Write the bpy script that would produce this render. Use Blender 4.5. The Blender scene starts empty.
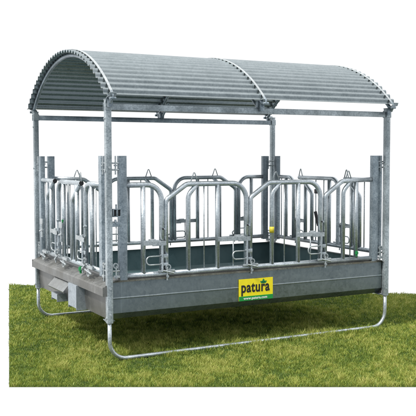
import bpy, bmesh, math, random
import numpy as np
from mathutils import Vector, Matrix
random.seed(4)
rng = np.random.default_rng(7)
S = bpy.context.scene
COL = S.collection
V = Vector

# ------------------------------------------------------------------ materials
def new_mat(name):
    m = bpy.data.materials.new(name); m.use_nodes = True
    nt = m.node_tree; b = nt.nodes['Principled BSDF']
    return m, nt, b

def ramp(nt, fac, stops):
    r = nt.nodes.new('ShaderNodeValToRGB')
    while len(r.color_ramp.elements) < len(stops): r.color_ramp.elements.new(0.5)
    for e, (p, c) in zip(r.color_ramp.elements, stops):
        e.position = p; e.color = (*c, 1) if len(c) == 3 else c
    nt.links.new(fac, r.inputs['Fac'])
    return r.outputs['Color']

def mixc(nt, fac, a, b, mode='MIX'):
    n = nt.nodes.new('ShaderNodeMix'); n.data_type = 'RGBA'; n.blend_type = mode
    for sock, v in ((n.inputs[0], fac), (n.inputs[6], a), (n.inputs[7], b)):
        if isinstance(v, (int, float)): sock.default_value = v
        elif isinstance(v, tuple): sock.default_value = (*v, 1)
        else: nt.links.new(v, sock)
    return n.outputs[2]

def noise(nt, scale, detail=4, stretch=None, rough=0.55):
    tc = nt.nodes.new('ShaderNodeTexCoord'); out = tc.outputs['Object']
    if stretch:
        mp = nt.nodes.new('ShaderNodeMapping'); mp.inputs['Scale'].default_value = stretch
        nt.links.new(out, mp.inputs['Vector']); out = mp.outputs['Vector']
    n = nt.nodes.new('ShaderNodeTexNoise'); n.inputs['Scale'].default_value = scale
    n.inputs['Detail'].default_value = detail; n.inputs['Roughness'].default_value = rough
    nt.links.new(out, n.inputs['Vector'])
    return n.outputs['Fac']

def galv(name, dark, light, metallic=0.65, rough=0.42, spangle=55, stain=None, stain_amt=0.4, bump=0.15, streak=False):
    m, nt, b = new_mat(name)
    tc = nt.nodes.new('ShaderNodeTexCoord')
    vo = nt.nodes.new('ShaderNodeTexVoronoi'); vo.inputs['Scale'].default_value = spangle
    nt.links.new(tc.outputs['Object'], vo.inputs['Vector'])
    sep = nt.nodes.new('ShaderNodeSeparateColor'); nt.links.new(vo.outputs['Color'], sep.inputs['Color'])
    n1 = noise(nt, 9, 6)
    ad = nt.nodes.new('ShaderNodeMath'); ad.operation = 'MULTIPLY_ADD'
    nt.links.new(sep.outputs['Red'], ad.inputs[0]); ad.inputs[1].default_value = 0.22
    n3 = noise(nt, 70, 5, None, .7)
    a2 = nt.nodes.new('ShaderNodeMath'); a2.operation = 'MULTIPLY_ADD'; nt.links.new(n3, a2.inputs[0]); a2.inputs[1].default_value = .45
    a3 = nt.nodes.new('ShaderNodeMath'); a3.operation = 'MULTIPLY'; nt.links.new(n1, a3.inputs[0]); a3.inputs[1].default_value = .6
    nt.links.new(a3.outputs[0], a2.inputs[2]); nt.links.new(a2.outputs[0], ad.inputs[2])
    c = ramp(nt, ad.outputs[0], [(0.42, dark), (0.82, light)])
    if stain:
        st = ramp(nt, noise(nt, 3.2, 6, (1, 1, 0.45)), [(0.42, (0, 0, 0)), (0.62, (stain_amt,)*3)])
        c = mixc(nt, st, c, stain)
    if streak:                                      # run marks and scuffs in the zinc
        st = ramp(nt, noise(nt, 5, 5, (3, 3, .22), .65), [(.60, (0, 0, 0)), (.72, (.35,)*3)])
        c = mixc(nt, st, c, tuple(min(1, k*1.5) for k in light))
        sc = ramp(nt, noise(nt, 6, 8, (.5, .5, 7), .75), [(.66, (0, 0, 0)), (.74, (.45,)*3)])
        c = mixc(nt, sc, c, tuple(min(1, k*1.7) for k in light))
    nt.links.new(c, b.inputs['Base Color'])
    b.inputs['Metallic'].default_value = metallic
    rr = ramp(nt, ad.outputs[0], [(0.3, (rough-.1,)*3), (1.0, (rough+.12,)*3)])
    nt.links.new(rr, b.inputs['Roughness'])
    bp = nt.nodes.new('ShaderNodeBump'); bp.inputs['Strength'].default_value = bump; bp.inputs['Distance'].default_value = 0.002
    nt.links.new(noise(nt, 40, 4), bp.inputs['Height']); nt.links.new(bp.outputs['Normal'], b.inputs['Normal'])
    return m

M = {}
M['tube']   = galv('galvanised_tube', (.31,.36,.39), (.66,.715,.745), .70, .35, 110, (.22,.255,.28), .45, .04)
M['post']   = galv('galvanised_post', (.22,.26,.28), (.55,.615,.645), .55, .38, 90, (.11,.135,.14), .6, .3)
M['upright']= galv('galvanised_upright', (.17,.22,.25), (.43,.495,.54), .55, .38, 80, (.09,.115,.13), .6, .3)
M['dark']   = galv('dark_steel', (.06,.065,.055), (.16,.17,.15), .5, .5, 75, (.10,.085,.05), .5)
M['wire']   = galv('zinc_wire', (.27,.31,.325), (.56,.60,.61), .7, .32, 120)
M['roof']   = galv('galvanised_roof_sheet', (.225,.26,.268), (.305,.345,.355), .9, .27, 60, (.20,.23,.238), .2, .01)
M['strap']  = galv('bright_zinc_strap', (.30,.33,.34), (.48,.51,.515), .5, .42, 60)
M['trough'] = galv('trough_sheet', (.14,.17,.178), (.215,.25,.26), .75, .29, 40, (.21,.25,.26), .3, .015, True)
M['side']   = galv('weathered_trough_side', (.125,.13,.127), (.24,.245,.238), .55, .42, 40, (.09,.085,.07), .55, .12, True)
M['flap']   = galv('zinc_flap', (.17,.18,.18), (.27,.285,.285), .5, .42, 60, (.15,.145,.13), .5)
M['pocket'] = galv('galvanised_pocket', (.26,.30,.335), (.41,.46,.50), .5, .42, 70)
M['liner']  = galv('trough_lining', (.06,.115,.125), (.105,.175,.185), .15, .4, 12, (.12,.185,.19), .5, .1, True)
M['bead']   = galv('weld_bead', (.17,.20,.20), (.52,.56,.56), .3, .5, 20, (.10,.12,.12), 1.0)

def plain(name, col, rough=.5, metallic=0.0, var=.12):
    m, nt, b = new_mat(name)
    n = noise(nt, 30, 5)
    nt.links.new(ramp(nt, n, [(.3, tuple(x*(1-var) for x in col)), (.7, tuple(min(1, x*(1+var)) for x in col))]), b.inputs['Base Color'])
    b.inputs['Roughness'].default_value = rough; b.inputs['Metallic'].default_value = metallic
    return m
M['yellow'] = plain('sticker_yellow', (.86,.72,.01), .4, 0, .04)
M['tag'] = plain('faded_yellow_tape', (.55,.47,.03), .5, 0, .2)
M['green']  = plain('sticker_green', (.01,.28,.05), .4, 0, .08)
M['black']  = plain('black_parts_and_hollow_shade', (.012,.013,.015), .5)  # also the painted shade in hollow tube and socket openings
M['white']  = plain('white_print', (.8,.8,.78), .5, 0, .03)
M['cap']    = plain('green_plastic', (.006,.20,.05), .45)

# ------------------------------------------------------------------ mesh builder
def fillet(pts, r, n=7):
    pts = [V(p) for p in pts]; out = [pts[0]]
    for i in range(1, len(pts)-1):
        a, b, c = pts[i-1], pts[i], pts[i+1]
        rr = r[i-1] if isinstance(r, (list, tuple)) else r
        d1 = (a-b).normalized(); d2 = (c-b).normalized()
        ang = d1.angle(d2)
        if ang > math.pi-1e-3 or rr <= 0: out.append(b); continue
        t = min(rr/math.tan(ang/2), (a-b).length*.499, (c-b).length*.499)
        rr = t*math.tan(ang/2)
        bis = (d1+d2).normalized(); cen = b+bis*(rr/math.sin(ang/2))
        p1 = b+d1*t-cen; p2 = b+d2*t-cen; th = p1.angle(p2)
        for k in range(n+1):
            f = k/n
            out.append(cen+(p1*math.sin((1-f)*th)+p2*math.sin(f*th))/math.sin(th))
    out.append(pts[-1]); return out

class MB:
    def __init__(s, xf=None): s.bm = bmesh.new(); s.xf = xf
    def v(s, p):
        p = V(p)
        return s.bm.verts.new(s.xf(p) if s.xf else p)
    def tube(s, pts, r, n=14, cap=True):
        pts = [V(p) for p in pts]; rings = []
        t0 = (pts[1]-pts[0]).normalized()
        up = V((0,0,1)) if abs(t0.z) < .9 else V((1,0,0))
        nrm = (up-t0*up.dot(t0)).normalized()
        for i, p in enumerate(pts):
            t = (pts[min(i+1, len(pts)-1)]-pts[max(i-1, 0)]).normalized()
            nrm = (nrm-t*nrm.dot(t)).normalized(); bn = t.cross(nrm)
            rings.append([s.v(p+(nrm*math.cos(2*math.pi*k/n)+bn*math.sin(2*math.pi*k/n))*r) for k in range(n)])
        for a, b in zip(rings, rings[1:]):
            for k in range(n):
                f = s.bm.faces.new((a[k], a[(k+1)%n], b[(k+1)%n], b[k])); f.smooth = True
        if cap: s.bm.faces.new(rings[0][::-1]); s.bm.faces.new(rings[-1])
        return s
    def ring(s, c, axis, ro, ri, h, n=16):      # a hollow collar
        axis = V(axis).normalized(); up = V((0,0,1)) if abs(axis.z) < .9 else V((1,0,0))
        a = axis.cross(up).normalized(); b = axis.cross(a); c = V(c); R = []
        for rad, z in ((ro,-h/2),(ro,h/2),(ri,h/2),(ri,-h/2)):
            R.append([s.v(c+axis*z+(a*math.cos(2*math.pi*k/n)+b*math.sin(2*math.pi*k/n))*rad) for k in range(n)])
        for i in range(4):
            p, q = R[i], R[(i+1)%4]
            for k in range(n): s.bm.faces.new((p[k], p[(k+1)%n], q[(k+1)%n], q[k])).smooth = True
        return s
    def box(s, lo, hi, bev=.003):
        lo, hi = V(lo), V(hi); b2 = bmesh.new(); bmesh.ops.create_cube(b2, size=1)
        for v in b2.verts: v.co = V([(lo[i]+hi[i])/2+v.co[i]*(hi[i]-lo[i]) for i in range(3)])
        if bev: bmesh.ops.bevel(b2, geom=b2.edges[:], offset=bev, segments=2, affect='EDGES', profile=.5)
        mp = {v: s.v(v.co) for v in b2.verts}
        for f in b2.faces: s.bm.faces.new([mp[v] for v in f.verts])
        b2.free(); return s
    def rhs(s, x0, y0, x1, y1, z0, z1, w=.004, bev=.005):   # hollow square upright, open at the top
        b2 = MB(); P = []
        def rect(a, b, c, d, z, r):
            out = []
            for (cx, cy, a0) in ((c-r, d-r, 0), (a+r, d-r, 90), (a+r, b+r, 180), (c-r, b+r, 270)):
                for k in range(3):
                    t = math.radians(a0+k*45); out.append(s.v((cx+r*math.cos(t), cy+r*math.sin(t), z)))
            return out
        A = rect(x0,y0,x1,y1,z0,bev); B = rect(x0,y0,x1,y1,z1,bev)
        Cc = rect(x0+w,y0+w,x1-w,y1-w,z1,bev*.6); D = rect(x0+w,y0+w,x1-w,y1-w,z0+.01,bev*.6)
        n = len(A)
        for p, q in ((A,B),(B,Cc),(Cc,D)):
            for k in range(n): s.bm.faces.new((p[k],p[(k+1)%n],q[(k+1)%n],q[k]))
        s.bm.faces.new(A[::-1]); s.bm.faces.new(D)
        return s
    def sheet(s, prof, x0, x1, t, axis='x'):     # profile (a, z) extruded along x or y, with thickness t
        prof = [V((p[0], p[1])) for p in prof]; off = []
        for i, p in enumerate(prof):
            d = (prof[min(i+1, len(prof)-1)]-prof[max(i-1, 0)]).normalized()
            off.append(p+V((-d.y, d.x))*t)
        loop = prof+off[::-1]
        mk = (lambda a, q: (a, q[0], q[1])) if axis == 'x' else (lambda a, q: (q[0], a, q[1]))
        A = [s.v(mk(x0, q)) for q in loop]; B = [s.v(mk(x1, q)) for q in loop]; n = len(loop)
        for k in range(n): s.bm.faces.new((A[k], A[(k+1)%n], B[(k+1)%n], B[k]))
        m = len(prof)
        for L in (A, B):
            for k in range(m-1): s.bm.faces.new((L[k], L[k+1], L[n-2-k], L[n-1-k]))
        return s
    def build(s, name, mat, parent=None, smooth=None, whole=False):
        bmesh.ops.recalc_face_normals(s.bm, faces=s.bm.faces[:])
        if not whole:
            s.bm.verts.index_update(); seen = {}; isl = []
            for v0 in s.bm.verts:
                if v0 in seen: continue
                st, c = [v0], []; seen[v0] = 1
                while st:
                    q = st.pop(); c.append(q)
                    for e in q.link_edges:
                        o2 = e.other_vert(q)
                        if o2 not in seen: seen[o2] = 1; st.append(o2)
                P = np.array([x.co for x in c]); isl.append([c, P.min(0)-.002, P.max(0)+.002])
            merged = True
            while merged:
                merged = False
                for i in range(len(isl)):
                    for j in range(i+1, len(isl)):
                        if np.all(isl[i][1] <= isl[j][2]) and np.all(isl[j][1] <= isl[i][2]):
                            isl[i] = [isl[i][0]+isl[j][0], np.minimum(isl[i][1], isl[j][1]), np.maximum(isl[i][2], isl[j][2])]
                            isl.pop(j); merged = True; break
                    if merged: break
            if len(isl) > 1:
                first = None
                for c, _, _ in isl:
                    m2 = MB(); mp = {v: m2.bm.verts.new(v.co) for v in c}
                    for f in s.bm.faces:
                        if f.verts[0] in mp:
                            nf = m2.bm.faces.new([mp[v] for v in f.verts]); nf.smooth = f.smooth
                    o = m2.build(name, mat, parent, smooth, True); first = first or o
                s.bm.free(); return first
        me = bpy.data.meshes.new(name); s.bm.to_mesh(me); s.bm.free()
        me.materials.append(mat); o = bpy.data.objects.new(name, me); COL.objects.link(o)
        if smooth:
            me.shade_smooth(); me.set_sharp_from_angle(angle=math.radians(smooth))
        if parent:
            o.parent = parent
            if parent.type == 'EMPTY': o.location = -parent.location
        return o

# ------------------------------------------------------------------ the feeder
L, D = 2.91, 2.10
feeder = bpy.data.objects.new('hay_feeder', None); COL.objects.link(feeder)
feeder.location = (L/2, D/2, 0)
feeder['label'] = 'galvanised steel livestock hay feeder with corrugated arched roof standing on grass'
feeder['category'] = 'hay feeder'

# corner posts, with their bolts and roof bracket
for (x, y) in ((0,0),(L,0),(0,D),(L,D)):
    sx = 1 if x == 0 else -1; sy = -1 if y == 0 else 1
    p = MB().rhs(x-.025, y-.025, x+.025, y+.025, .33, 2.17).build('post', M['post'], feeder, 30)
    b = MB()
    for z in (.40, .62, 2.05, 1.62):
        b.tube([(x, y+sy*.024, z), (x, y+sy*.034, z)], .011, 6)
        b.tube([(x-sx*.024, y, z-.03), (x-sx*.033, y, z-.03)], .010, 6)
    b.build('bolt', M['wire'], p, 30)
    g = MB()                                    # cranked plate that carries the roof arch
    g.box((x-.030, y-.0305, 2.085), (x+.030, y-.0255, 2.15)).box((x-.030, y+.0255, 2.085), (x+.030, y+.0305, 2.15))
    g.box((x-.028, y-.026, 2.171), (x+.028, y+.026, 2.178))
    g.sheet([(y+sy*.02, 2.14), (y+sy*.05, 2.19), (y+sy*.115, 2.20), (y+sy*.125, 2.225)], x-.03, x+.03, .006)
    g.tube([(x+sx*.0, y+sy*.06, 2.145), (x, y+sy*.10, 2.205)], .014, 10)
    g.build('roof_bracket', M['post'], p, 30)
    gu = MB()
    gu.sheet([(y-sy*.03, .335), (y-sy*.10, .345)], x-.02 if sx > 0 else x-.06, x+.06 if sx > 0 else x+.02, .005)
    gu.build('gusset', M['post'], p)

# skids
for y in (0, D):
    r = .017
    path = fillet([(0, y, .36), (0, y, .022), (L, y, .022), (L, y, .36)], .15, 12)
    MB().tube(path, r, 16).build('skid', M['tube'], feeder)

# long top beams
for y in (0, D):
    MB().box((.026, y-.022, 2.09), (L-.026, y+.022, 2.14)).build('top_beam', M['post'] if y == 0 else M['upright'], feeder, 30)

# ------------------------------------------------------------------ roof
yf, yb, ze, h = -.10, 2.20, 2.198, .472
w = (yb-yf)/2; R = (w*w+h*h)/2/h; yc = (yf+yb)/2; zc = ze+h-R; A0 = math.asin(w/R)
def arc(t, rad): return V((yc+rad*math.sin(t), zc+rad*math.cos(t)))
def corr(x0, x1, lift):
    m = MB(); n = 680; amp = .0130; waves = 34
    prof = []
    for i in range(n+1):
        t = -A0+2*A0*i/n
        rad = R+lift+amp*math.cos(2*math.pi*waves*i/n)
        q = arc(t, rad); prof.append((q.x, q.y))
    xs = [x0+(x1-x0)*k/6 for k in range(7)]
    for a, b in zip(xs[:1], xs[-1:]): m.sheet(prof, a, b, .0022)
    return m.build('roof_sheet', M['roof'], feeder, 60)
corr(-.06, 1.47, 0); corr(1.41, 2.94, .0035)
for x in (.0, 1.44, 2.885):
    pts = [(x if x != 1.44 else 1.44, *arc(-A0+2*A0*i/48, R-.034)) for i in range(49)]
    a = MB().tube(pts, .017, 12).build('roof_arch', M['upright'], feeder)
    st = MB()
    for i in range(96):
        t0 = -A0+2*A0*i/96; t1 = -A0+2*A0*(i+1)/96
        q = [arc(t0, R+.0175), arc(t1, R+.0175), arc(t1, R+.0215), arc(t0, R+.0215)]
        va = [st.v((x-.011, *k)) for k in q]; vb = [st.v((x+.011, *k)) for k in q]
        for k in (0, 2): st.bm.faces.new((va[k], va[k+1], vb[k+1], vb[k]))
        st.bm.faces.new(va); st.bm.faces.new(vb[::-1])
    st.build('roof_strap', M['strap'], a)
    hk = MB()
    for sg in (-1, 1):
        e = arc(sg*A0, R+.021); e2 = arc(sg*A0, R-.05)
        hk.tube(fillet([(x, e.x-sg*.04, e.y+.03), (x, e.x+sg*.012, e.y-.008), (x, e.x+sg*.004, e.y-.045), (x, e.x-sg*.05, e.y-.05)], .015, 4), .0085, 8)
        hk.box((x-.02, e2.x-sg*.01-.012, e2.y-.055), (x+.02, e2.x-sg*.01+.012, e2.y+.012))
        hk.tube([(x+.026, e.x+sg*.005, e.y-.035), (x-.026, e.x+sg*.005, e.y-.035)], .012, 8)
    hk.build('eave_clamp', M['upright'], a, 40)
# middle roof supports rising from the beams, with slanted stays
for y, sg in ((0,-1),(D,1)):
    s_ = MB()
    s_.box((1.415, y-.02, 2.141), (1.465, y+.02, 2.205))
    s_.tube([(1.44, y-sg*.02, 2.15), (1.44, y-sg*.20, 2.30)], .012, 8)
    s_.build('roof_stay', M['upright'], feeder, 30)

# ------------------------------------------------------------------ trough
tr = MB()
tr.sheet([(.025,.668),(.022,.535),(.0185,.530),(.0185,.524),(.022,.519),(.024,.402),(.085,.345),(D-.085,.345),(D-.024,.402),(D-.022,.668)], .03, L-.03, .004)
tr_o = tr.build('trough', M['trough'], feeder)
t2 = MB()                                         # flange the gates stand on (front and back)
t2.sheet([(.018,.662),(.018,.672),(.10,.684)], .03, L-.03, .003)
t2.sheet([(D-.10,.684),(D-.018,.672),(D-.018,.662)], .03, L-.03, .003)
t2.build('flange', M['dark'], tr_o)  # toned darker than the trough sheet
li = MB()                                         # inner lining
y0, y1, x0, x1 = .034, D-.034, .045, L-.045
for a, b, c, d in (((x0,y0),(x1,y0),(x1,y0+.07),(x0,y0+.07)),):
    pass
top = [li.v(p) for p in ((x0,y0,.674),(x1,y0,.674),(x1,y1,.674),(x0,y1,.674))]
mid = [li.v(p) for p in ((x0+.01,y0+.01,.46),(x1-.01,y0+.01,.46),(x1-.01,y1-.01,.46),(x0+.01,y1-.01,.46))]
bot = [li.v(p) for p in ((x0+.08,y0+.08,.38),(x1-.08,y0+.08,.38),(x1-.08,y1-.08,.38),(x0+.08,y1-.08,.38))]
for a, b in ((top,mid),(mid,bot)):
    for k in range(4): li.bm.faces.new((a[k],a[(k+1)%4],b[(k+1)%4],b[k]))
li.bm.faces.new(bot)
li.build('trough_lining', M['liner'], tr_o)
for x, sg in ((0,-1),(L,1)):                      # short end walls with their folded lip
    e = MB()
    e.sheet([(x-sg*.022,.345),(x-sg*.008,.47),(x-sg*.006,.60)], .03, D-.03, .004, 'y')
    ew = e.build('end_wall', M['side'], feeder)
    lp = MB()
    o_ = .060 if sg < 0 else .026
    lp.sheet([(x+sg*o_,.558),(x+sg*o_,.622),(x+sg*(o_-.008),.632),(x-sg*.05,.684),(x-sg*.10,.688)], -.005, 2.09, .005 if sg > 0 else -.005, 'y')
    for yy in (-.012, 2.092):
        lp.box((x+min(sg*(o_+.002),sg*.010), yy, .556), (x+max(sg*(o_+.002),sg*.010), yy+.006, .634), .001)
    lp.build('lip', M['side'], ew)
    for (ya, yb2) in ((.63,.86),(1.20,1.38)):     # fork pockets under the end wall
        k = MB()
        z0, z1 = (.335, .56) if ya < 1 else (.325, .40)
        xa, xb = sorted((x+sg*.075, x-sg*.06))
        k.box((xa, ya, z0), (xb, ya+.006, z1), .001).box((xa, yb2-.006, z0), (xb, yb2, z1), .001)
        k.box((xa, ya+.006, z1-.006), (xb, yb2-.006, z1), .001)
        k.box((xa if sg < 0 else xb-.006, ya+.006, z0+.02), (xa+.006 if sg < 0 else xb, yb2-.006, z1-.006), .001)
        k.build('fork_pocket', M['pocket'], ew)
    fl = MB()
    fl.sheet([(x+sg*.0,.565),(x+sg*.03,.56),(x+sg*.115,.47),(x+sg*.105,.455)], .89, 1.36, .004, 'y')
    fl.build('flap', M['flap'], ew)

# weld beads and streaks of white zinc on the front wall are real little runs of metal
wd = MB().tube([(.06+i*.0694, .0195, .5275+random.uniform(-.0012,.0012)) for i in range(41)], .0012, 6)
wd.build('weld_seam', M['bead'], tr_o)

# sticker on the front wall
stk = MB().box((1.243,.0125,.405),(1.603,.0165,.602),.0005).build('sticker', M['yellow'], feeder)
MB().box((1.243,.0105,.405),(1.603,.0123,.446),.0003).build('colour_band', M['green'], stk)
def text(body, size, x, z, width, mat, name, y, bold=0.0):
    c = bpy.data.curves.new(name, 'FONT'); c.body = body; c.size = size; c.extrude = .0006; c.offset = bold; c.space_character = 1.1
    c.align_x = 'LEFT'
    o = bpy.data.objects.new(name, c); COL.objects.link(o)
    dg = bpy.context.evaluated_depsgraph_get(); dg.update()
    me = bpy.data.meshes.new_from_object(o.evaluated_get(dg)); bpy.data.objects.remove(o); bpy.data.curves.remove(c)
    xs = [v.co.x for v in me.vertices]; k = width/(max(xs)-min(xs)); mn = min(xs)
    for v in me.vertices:
        v.co = V((x+(v.co.x-mn)*k, y-v.co.z, z+v.co.y))
    me.name = name; me.materials.clear(); me.materials.append(mat)
    t = bpy.data.objects.new(name, me); COL.objects.link(t); t.parent = stk
    return t
text('patura', .135, 1.268, .483, .30, M['black'], 'lettering', .0116, .0038)
text('www.patura.com', .032, 1.29, .416, .25, M['white'], 'web_address', .0096, .0008)
lf = MB()                                          # three-leaved green sprout over the word
def leaf(cx, cz, ang, ln, wd_):
    d = V((math.cos(ang), 0, math.sin(ang))); nn = V((-math.sin(ang), 0, math.cos(ang)))
    c = V((cx, .0118, cz)); F = []; Bk = []
    for s_, t_ in ((0,0),(.35,.5),(.7,.42),(1,0),(.7,-.42),(.35,-.5)):
        p = c+d*ln*s_+nn*wd_*t_; F.append(lf.v(p)); Bk.append(lf.v(p+V((0,.002,0))))
    lf.bm.faces.new(F); lf.bm.faces.new(Bk[::-1])
    for i in range(6): lf.bm.faces.new((F[i],F[(i+1)%6],Bk[(i+1)%6],Bk[i]))
leaf(1.502,.552,math.radians(90),.044,.026); leaf(1.502,.552,math.radians(32),.042,.022); leaf(1.502,.552,math.radians(148),.042,.022)
lf.build('sprout_emblem', M['cap'], stk)

# ------------------------------------------------------------------ feeding panels
TR = .0222
def panel(kind, xf, length, zr, posts_in=(.14,None)):
    """u along (left to right seen from outside), n outward, z up"""
    a = posts_in[0]; b = posts_in[1] or length-a
    rail = MB(xf).tube([(a, 0, zr), (b, 0, zr)], .0225, 16)
    root = rail.build('feeding_panel', M['tube'], feeder)
    for u in (a, b):
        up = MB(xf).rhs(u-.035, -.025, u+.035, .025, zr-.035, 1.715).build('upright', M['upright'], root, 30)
    def T(path, r=TR, n=14, name='hoop', mat='tube'):
        return MB(xf).tube(path, r, n).build(name, M[mat], root)
    def tri(u):
        z = 1.484
        T(fillet([(u-.036,0,z),(u,0,z+.098),(u+.036,0,z)], .008, 4), .0055, 8, 'wire_eye', 'wire')
    def bar(u, r=TR, z1=1.46, z0=None): T([(u,0,(z0 or zr)+.012),(u,0,z1)], r*.95, 14, 'bar')
    def rod(u, z0, z1, n=0): T([(u,n,z0),(u,n,z1)], .006, 8, 'locking_rod', 'wire')
    def lock(ul, ur, green=False):
        m = MB(xf)                                    # bent latch plate
        m.box((ul-.02, .018, .955), (ur-.02, .026, .995), .002)
        m.box((ur-.10, .026, .948), (ur+.03, .033, .988), .002)
        m.box((ur-.115, -.02, .980), (ur-.06, .018, 1.005), .003)
        m.build('latch_plate', M['wire'], root)
        T(fillet([(ur+.005,.03,.860),(ur-.155,.03,.860),(ur-.155,.03,.788),(ur+.005,.03,.788)], .034, 8), .0065, 10, 'loop_handle', 'wire')
        m = MB(xf)
        m.tube([(ur-.008,.032,zr+.02),(ur-.008,.032,.95)], .010, 10)
        m.box((ur-.022, .020, .84), (ur+.05, .028, .875), .002)
        m.box((ur-.022, .020, .775), (ur+.05, .028, .80), .002)
        m.tube([(ur+.02,.03,1.09),(ur+.02,.0,1.09)], .009, 8)
        m.build('latch_bolt', M['tube'], root, 35)
        m = MB(xf)                                    # clamp with bolt at the foot of the lock
        m.box((ur-.045, .018, zr+.012), (ur+.11, .032, zr+.034), .002)
        m.ring((ur+.045, .03, zr+.055), (0,1,0), .028, .018, .014)
        m.tube([(ur+.03,.045,zr-.055),(ur+.03,.045,zr+.06)], .007, 8)
        m.tube([(ur-.01,.045,zr+.03),(ur+.09,.05,zr+.005)], .008, 8)
        m.tube([(ur+.03,.045,zr-.02),(ur+.03,.06,zr-.02)], .013, 6)
        m.build('clamp', M['wire'], root, 35)
        k = MB(xf).tube([(ur+.002,TR-.001,1.09),(ur+.002,TR+.004,1.09)], .008, 10); k.build('plug', M['black'], root)
    zt = 1.470
    if kind == 'long':
        outs = (.54, 1.38, 2.21); dd = (0, .018, .0); rl = (.50, 1.34, 2.155)
        T(fillet([(a+.03,0,zt),(rl[0],0,zt),(rl[0],0,zr)], .135, 9)); bar(.328); lock(.345, rl[0])
        for i, u in enumerate(outs):
            if i < 2:
                e = rl[i+1]
                T(fillet([(u,0,zr),(u,0,1.335),(u+.20,0,zt),(e,0,zt),(e,0,zr)], [.06,.08,.145], 9))
                bar(u+.505+dd[i]); rod(u+.37, zr, zt); rod(u+.665, zr, .96); lock(u+.52, e)
            else:
                T(fillet([(u,0,zr),(u,0,1.335),(u+.20,0,zt),(b-.04,0,zt+.012)], [.06,.08], 9))
                bar(u+.37); rod(u+.30, zr, zt)
            q = u+.215+dd[i]
            T(fillet([(q,0,zr+.012),(q,0,zt-.095),(q+.085,0,zt-.004)], .10, 8), .0208); tri(u+.275)
        # small yellow tag round the third inner tube
        if zr < .73: MB(xf).ring((1.613,0,1.035), (0,0,1), TR+.0005, TR-.002, .055).build('tag', M['tag'], root)
    else:
        tris = kind
        prev = a+.03
        for i, t in enumerate(tris):
            if i == 0: path = [(prev,0,zt),(t+.03,0,zt)]
            else: path = fillet([(prev,0,zr),(prev,0,zt),(t+.03,0,zt)], .11, 8)
            MB(xf).tube(path, TR, 14, cap=False).build('hoop', M['tube'], root)
            MB(xf).tube([(t+.0,0,zt),(t+.0306,0,zt)], TR*.84, 14).build('tube_hollow_shade', M['black'], root)  # black disc painted in as the shade inside the open tube
            T(fillet([(t-.02,0,zt-.012),(t-.225,.0,1.30),(t-.225,0,zr+.012)], .07, 7), .0212)
            bar(t-.10); rod(t-.30, zr, zt)
            if t != .54: tri(t)
            bar(min(t+.30, b-.07)); rod(t+.40 if t+.45 < b else t+.2, zr, zt); lock(t-.06, t+.14)
            prev = t+.14
        T(fillet([(prev,0,zr),(prev,0,zt),(b-.03,0,zt)], .11, 8))
    # couplings that hang the panel on the corner posts
    for u, sg in ((a,-1),(b,1)):
        m = MB(xf)
        for z in (1.655, 1.60, .755):
            m.tube(fillet([(u+sg*.02,.015,z),(u+sg*.095,.012,z),(u+sg*.10,-.01,z+.002)], .01, 4), .0075, 8)
        m.tube([(u+sg*.065,.02,1.56),(u+sg*.065,.02,1.715)], .007, 8)
        m.tube([(u+sg*.065,.02,.665),(u+sg*.065,.02,.80)], .007, 8)
        m.ring((u+sg*.065,.02,1.635), (0,0,1), .015, .006, .012)
        m.box((u+sg*.065-.022,.012,.695),(u+sg*.065+.03,.03,.718),.002)
        m.ring((u+sg*.07,.02,.80), (0,1,0), .024, .014, .012)
        m.build('coupling', M['wire'], root, 35)
    return root

pf = panel('long', lambda p: V((p.x, .05-p.y, p.z)), L, .705, (.14, 2.80))
pb = panel('long', lambda p: V((L-p.x, D-.05+p.y, p.z)), L, .755)
pl = panel((.54, 1.335), lambda p: V((.022-p.y, D-p.x, p.z)), D, .735, (.12,1.905))
pr_ = panel((.61, 1.46), lambda p: V((L-.022+p.y, p.x, p.z)), D, .755, (.10,1.96))

# twin square socket between near corner post and the front panel
for (x, y) in ((0,0),):
    sx = 1 if x == 0 else -1; sy = -1 if y == 0 else 1
    m = MB()
    cx = x+sx*.065
    for dx in (-.0175, .0175):
        for (p, q) in (((-.0165,-.03),(-.0115,.03)),((.0115,-.03),(.0165,.03))):
            m.box((cx+dx+p[0], y-.03, 1.245+p[1]), (cx+dx+q[0], y+.03, 1.245+q[1]), .001)
        for zz in (1.212, 1.272):
            m.box((cx+dx-.0165, y-.03, zz), (cx+dx+.0165, y+.03, zz+.006), .001)
    m.tube([(cx, y+sy*.005, 1.28), (cx, y+sy*.005, 1.315)], .007, 8)
    m.box((cx-.045, y-.012, 1.13), (cx+.045, y+.012, 1.165), .003)
    m.tube([(cx-.01, y+sy*.012, 1.19), (cx-.01, y+sy*.012, 1.165)], .01, 8)
    s_ = m.build('socket', M['upright'], feeder, 35)
    MB().box((cx-.031, y-.012, 1.219), (cx+.031, y+.012, 1.271), 0).build('socket_hollow_shade', M['black'], s_)  # solid black block stands in for shade inside the sockets
# green plastic caps on locking levers
def cap_at(x, y, z, k=1):
    m = MB().tube([(x,y,z-.035*k),(x,y,z+.03*k)], .011*k, 10)
    m.tube([(x,y,z-.010*k),(x,y,z+.022*k)], .021*k, 8)
    m.build('cap', M['cap'], feeder, 40)
cap_at(-.035, .62, .705, .95); cap_at(2.565, .015, .765, .8); cap_at(-.02, 1.17, 1.10, .5)
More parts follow.
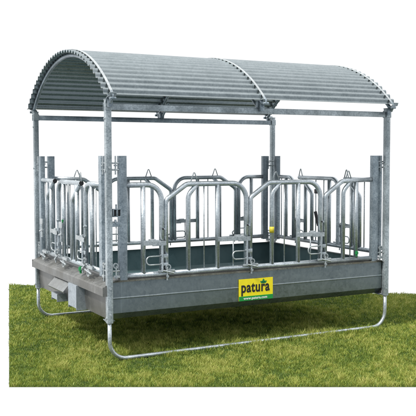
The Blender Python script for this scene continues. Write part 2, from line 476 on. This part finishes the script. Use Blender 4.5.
# levers with white zinc plates on the left side panel
for (yy, zz) in ((1.86,1.02),(1.22,1.03)):
    m = MB().box((-.03, yy-.05, zz), (-.018, yy+.05, zz+.06), .003).tube([(-.024,yy-.02,zz-.13),(-.024,yy-.02,zz)], .012, 8)
    m.tube([(-.03,yy-.06,zz-.05),(-.03,yy+.04,zz-.07)], .01, 8)
    m.build('lever', M['wire'], pl, 35)
for yy in (1.78, 1.12, .42):
    m = MB(); m.ring((-.03,yy,.70),(1,0,0),.034,.024,.014); m.box((-.035,yy-.10,.735),(-.01,yy+.03,.765),.003)
    m.tube([(-.035,yy-.09,.70),(-.035,yy+.08,.72)], .008, 8)
    m.build('clamp', M['wire'], pl, 35)
# dark latch lever on the far right panel
m = MB(); m.box((L-.075,1.02,1.30),(L-.045,1.12,1.35),.006); m.tube([(L-.07,1.04,.95),(L-.07,1.10,1.10)], .018, 8)
m.build('lever', M['black'], pr_, 35)

# ------------------------------------------------------------------ ground
LA = np.array([(.298,4.537),(-.925,-.333),(3.30,-2.59),(5.75,.45)])   # corners of the cut lawn
m_l, nt, b = new_mat('lawn_soil')
c = ramp(nt, noise(nt, 14, 8, rough=.7), [(.3,(.03,.05,.01)),(.5,(.065,.09,.02)),(.62,(.10,.115,.035)),(.75,(.14,.13,.06))])
nt.links.new(c, b.inputs['Base Color']); b.inputs['Roughness'].default_value = .95
lm = MB()
T_ = [lm.v((*p, 0)) for p in LA]; B_ = [lm.v((*p, -.002)) for p in LA]
lm.bm.faces.new(T_)
for k in range(4): lm.bm.faces.new((T_[k],T_[(k+1)%4],B_[(k+1)%4],B_[k]))
lo = lm.build('lawn', m_l); lo['kind'] = 'structure'

# grass blades
def inside(P, margin=0):
    ok = np.ones(len(P), bool); cen = LA.mean(0)
    for k in range(4):
        a, b_ = LA[k], LA[(k+1)%4]; n = np.array([-(b_-a)[1], (b_-a)[0]]); n = n/np.linalg.norm(n)
        if (cen-a)@n < 0: n = -n
        ok &= ((P-a)@n) > margin
    return ok
cam2 = np.array([-2.401, -6.3246])
N = 1500000
P = rng.uniform(LA.min(0), LA.max(0), (N, 2)); P = P[inside(P, .004)]
dist = np.linalg.norm(P-cam2, axis=1)
keep = rng.random(len(P)) < np.clip((6.2/dist)**2.0, 0, 1)*.9
P = P[keep]; dist = dist[keep]; n = len(P)
# clump field: sum of a few random plane waves, warped
def field(P, s, seed):
    r = np.random.default_rng(seed); f = np.zeros(len(P))
    W = P+.15*np.stack([np.sin(P[:,1]*s*.8+1), np.sin(P[:,0]*s*.7+2)], 1)
    for i in range(9):
        a = r.uniform(0, 2*np.pi); k = s*r.uniform(.6, 1.8)
        f += np.sin(k*(W[:,0]*np.cos(a)+W[:,1]*np.sin(a))+r.uniform(0, 6.3))
    return f/3
f1 = field(P, 5, 1); f2 = field(P, 21, 2); f3 = field(P, 55, 3)
hgt = np.clip(.020+.005*f1+.007*f2+.005*f3+rng.normal(0, .006, n), .008, .065)
under = ((P[:,0] > .1)&(P[:,0] < 2.8)&(P[:,1] > -.1)&(P[:,1] < 2.0))
hgt = hgt*np.where(under, 1.15, 1.0)
strip = (np.abs(P[:,1]) < .10)&(P[:,0] > .4)&(P[:,0] < 2.8)
hgt = np.where(strip, hgt*1.5, hgt)
hgt = np.where((np.abs(P[:,1]) < .06)&(P[:,0] > .05)&(P[:,0] <= .5), hgt*.6, hgt)
ang = rng.uniform(0, 2*np.pi, n); lean = hgt*rng.uniform(.1, 1.1, n); la = rng.uniform(0, 2*np.pi, n)
wid = rng.uniform(.0012, .0029, n)*np.clip(dist/6.5, .9, 1.6)
dx = np.cos(ang)*wid; dy = np.sin(ang)*wid; lx = np.cos(la)*lean; ly = np.sin(la)*lean
Vv = np.zeros((n, 5, 3), np.float32)
Vv[:,0] = np.stack([P[:,0]-dx, P[:,1]-dy, np.zeros(n)-.002], 1)
Vv[:,1] = np.stack([P[:,0]+dx, P[:,1]+dy, np.zeros(n)-.002], 1)
Vv[:,2] = np.stack([P[:,0]+lx*.4+dx*.8, P[:,1]+ly*.4+dy*.8, hgt*.6], 1)
Vv[:,3] = np.stack([P[:,0]+lx*.4-dx*.8, P[:,1]+ly*.4-dy*.8, hgt*.6], 1)
Vv[:,4] = np.stack([P[:,0]+lx, P[:,1]+ly, hgt], 1)
me = bpy.data.meshes.new('grass'); me.vertices.add(n*5); me.vertices.foreach_set('co', Vv.ravel())
base = (np.arange(n)*5)[:,None]
loops = np.concatenate([base+np.array([0,1,2,3]), base+np.array([3,2,4])], 1).astype(np.int32)
me.loops.add(n*7); me.loops.foreach_set('vertex_index', loops.ravel())
me.polygons.add(n*2)
st = np.stack([np.arange(n)*7, np.arange(n)*7+4], 1).ravel().astype(np.int32)
me.polygons.foreach_set('loop_start', st)
me.update(calc_edges=True); me.validate()
tone = np.clip(.48+.13*f1+.17*f2+.12*f3+rng.normal(0, .15, n), 0, 1)
at = me.attributes.new('tone', 'FLOAT', 'POINT'); at.data.foreach_set('value', np.repeat(tone, 5).astype(np.float32))
m_g, nt, b = new_mat('grass_blade')
an = nt.nodes.new('ShaderNodeAttribute'); an.attribute_name = 'tone'
c = ramp(nt, an.outputs['Fac'], [(.05,(.055,.115,.014)),(.30,(.13,.205,.026)),(.55,(.23,.295,.042)),(.76,(.37,.405,.080)),(1.0,(.44,.44,.13))])
nt.links.new(c, b.inputs['Base Color']); b.inputs['Roughness'].default_value = .6
tl = nt.nodes.new('ShaderNodeBsdfTranslucent'); nt.links.new(c, tl.inputs['Color'])
mx = nt.nodes.new('ShaderNodeMixShader'); mx.inputs[0].default_value = .3
nt.links.new(b.outputs[0], mx.inputs[1]); nt.links.new(tl.outputs[0], mx.inputs[2])
nt.links.new(mx.outputs[0], nt.nodes['Material Output'].inputs['Surface'])
me.materials.append(m_g)
g = bpy.data.objects.new('grass', me); COL.objects.link(g); g['kind'] = 'stuff'
g['label'] = 'short yellow-green mottled lawn grass under and around the feeder'; g['category'] = 'grass'

# ------------------------------------------------------------------ light: bright white overcast sky with a soft sun
el, az = math.radians(52), math.radians(193)      # az: direction the light comes from, in the XY plane
W = bpy.data.worlds.new('World'); S.world = W; W.use_nodes = True
nt = W.node_tree; bg = nt.nodes['Background']
sky = nt.nodes.new('ShaderNodeTexSky'); sky.sky_type = 'NISHITA'; sky.sun_disc = False
sky.sun_elevation = el; sky.sun_rotation = math.pi/2-az
sky.air_density = 1; sky.dust_density = 3
c = mixc(nt, .93, sky.outputs['Color'], (9.3, 9.33, 9.45))
# overcast distribution: zenith brighter than the horizon, darkened well below it to add contrast in the steel
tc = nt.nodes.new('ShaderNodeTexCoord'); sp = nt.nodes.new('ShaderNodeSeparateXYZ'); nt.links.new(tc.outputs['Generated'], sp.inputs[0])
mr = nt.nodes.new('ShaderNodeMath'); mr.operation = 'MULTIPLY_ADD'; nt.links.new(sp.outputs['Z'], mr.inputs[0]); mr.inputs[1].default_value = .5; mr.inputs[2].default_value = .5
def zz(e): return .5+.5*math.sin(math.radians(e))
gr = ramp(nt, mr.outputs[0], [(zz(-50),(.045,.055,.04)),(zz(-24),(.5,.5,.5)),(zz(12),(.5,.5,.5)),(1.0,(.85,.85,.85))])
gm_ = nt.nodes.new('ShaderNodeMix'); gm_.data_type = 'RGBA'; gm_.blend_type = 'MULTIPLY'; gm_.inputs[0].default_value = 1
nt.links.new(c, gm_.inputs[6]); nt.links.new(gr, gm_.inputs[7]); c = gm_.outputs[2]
# low world behind the camera, darkened to give the steel contrast
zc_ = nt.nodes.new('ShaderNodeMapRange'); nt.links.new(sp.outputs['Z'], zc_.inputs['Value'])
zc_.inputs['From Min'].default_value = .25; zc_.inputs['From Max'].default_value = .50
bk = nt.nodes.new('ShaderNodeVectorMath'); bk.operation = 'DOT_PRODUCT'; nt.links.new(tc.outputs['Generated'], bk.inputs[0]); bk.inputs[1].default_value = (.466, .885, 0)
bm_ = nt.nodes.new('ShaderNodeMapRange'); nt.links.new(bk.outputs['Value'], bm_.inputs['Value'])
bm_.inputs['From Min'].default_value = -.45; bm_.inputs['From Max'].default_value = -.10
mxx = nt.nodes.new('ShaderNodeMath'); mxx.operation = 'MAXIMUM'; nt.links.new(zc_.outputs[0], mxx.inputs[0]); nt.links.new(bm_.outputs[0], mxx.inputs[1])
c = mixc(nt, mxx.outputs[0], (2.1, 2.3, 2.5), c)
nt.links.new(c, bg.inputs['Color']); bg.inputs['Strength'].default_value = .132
sd = bpy.data.lights.new('sun', 'SUN'); sd.energy = 2.2; sd.angle = math.radians(6); sd.color = (1, .96, .90)
so = bpy.data.objects.new('sun', sd); COL.objects.link(so)
d = V((math.cos(el)*math.cos(az), math.cos(el)*math.sin(az), math.sin(el)))
so.rotation_euler = d.to_track_quat('Z', 'Y').to_euler(); so.location = d*20

# ------------------------------------------------------------------ camera
cd = bpy.data.cameras.new('camera'); cam = bpy.data.objects.new('camera', cd); COL.objects.link(cam); S.camera = cam
yw, pt, rl = 1.0868, -.062, -.0019
fw = V((math.cos(yw)*math.cos(pt), math.sin(yw)*math.cos(pt), math.sin(pt)))
rr = V((math.sin(yw), -math.cos(yw), 0)); uu = rr.cross(fw)
r2 = rr*math.cos(rl)+uu*math.sin(rl); u2 = -rr*math.sin(rl)+uu*math.cos(rl)
mt = Matrix((r2, u2, -fw)).transposed().to_4x4(); mt.translation = V((-2.401, -6.3246, 1.7023))
cam.matrix_world = mt
cd.sensor_width = 36; cd.lens = 818.44/416*36; cd.clip_start = .1; cd.clip_end = 500
S.view_settings.view_transform = 'Standard'; S.view_settings.look = 'None'
S.view_settings.exposure = .9; S.view_settings.gamma = 1
S.render.resolution_x = 1024; S.render.resolution_y = 1024
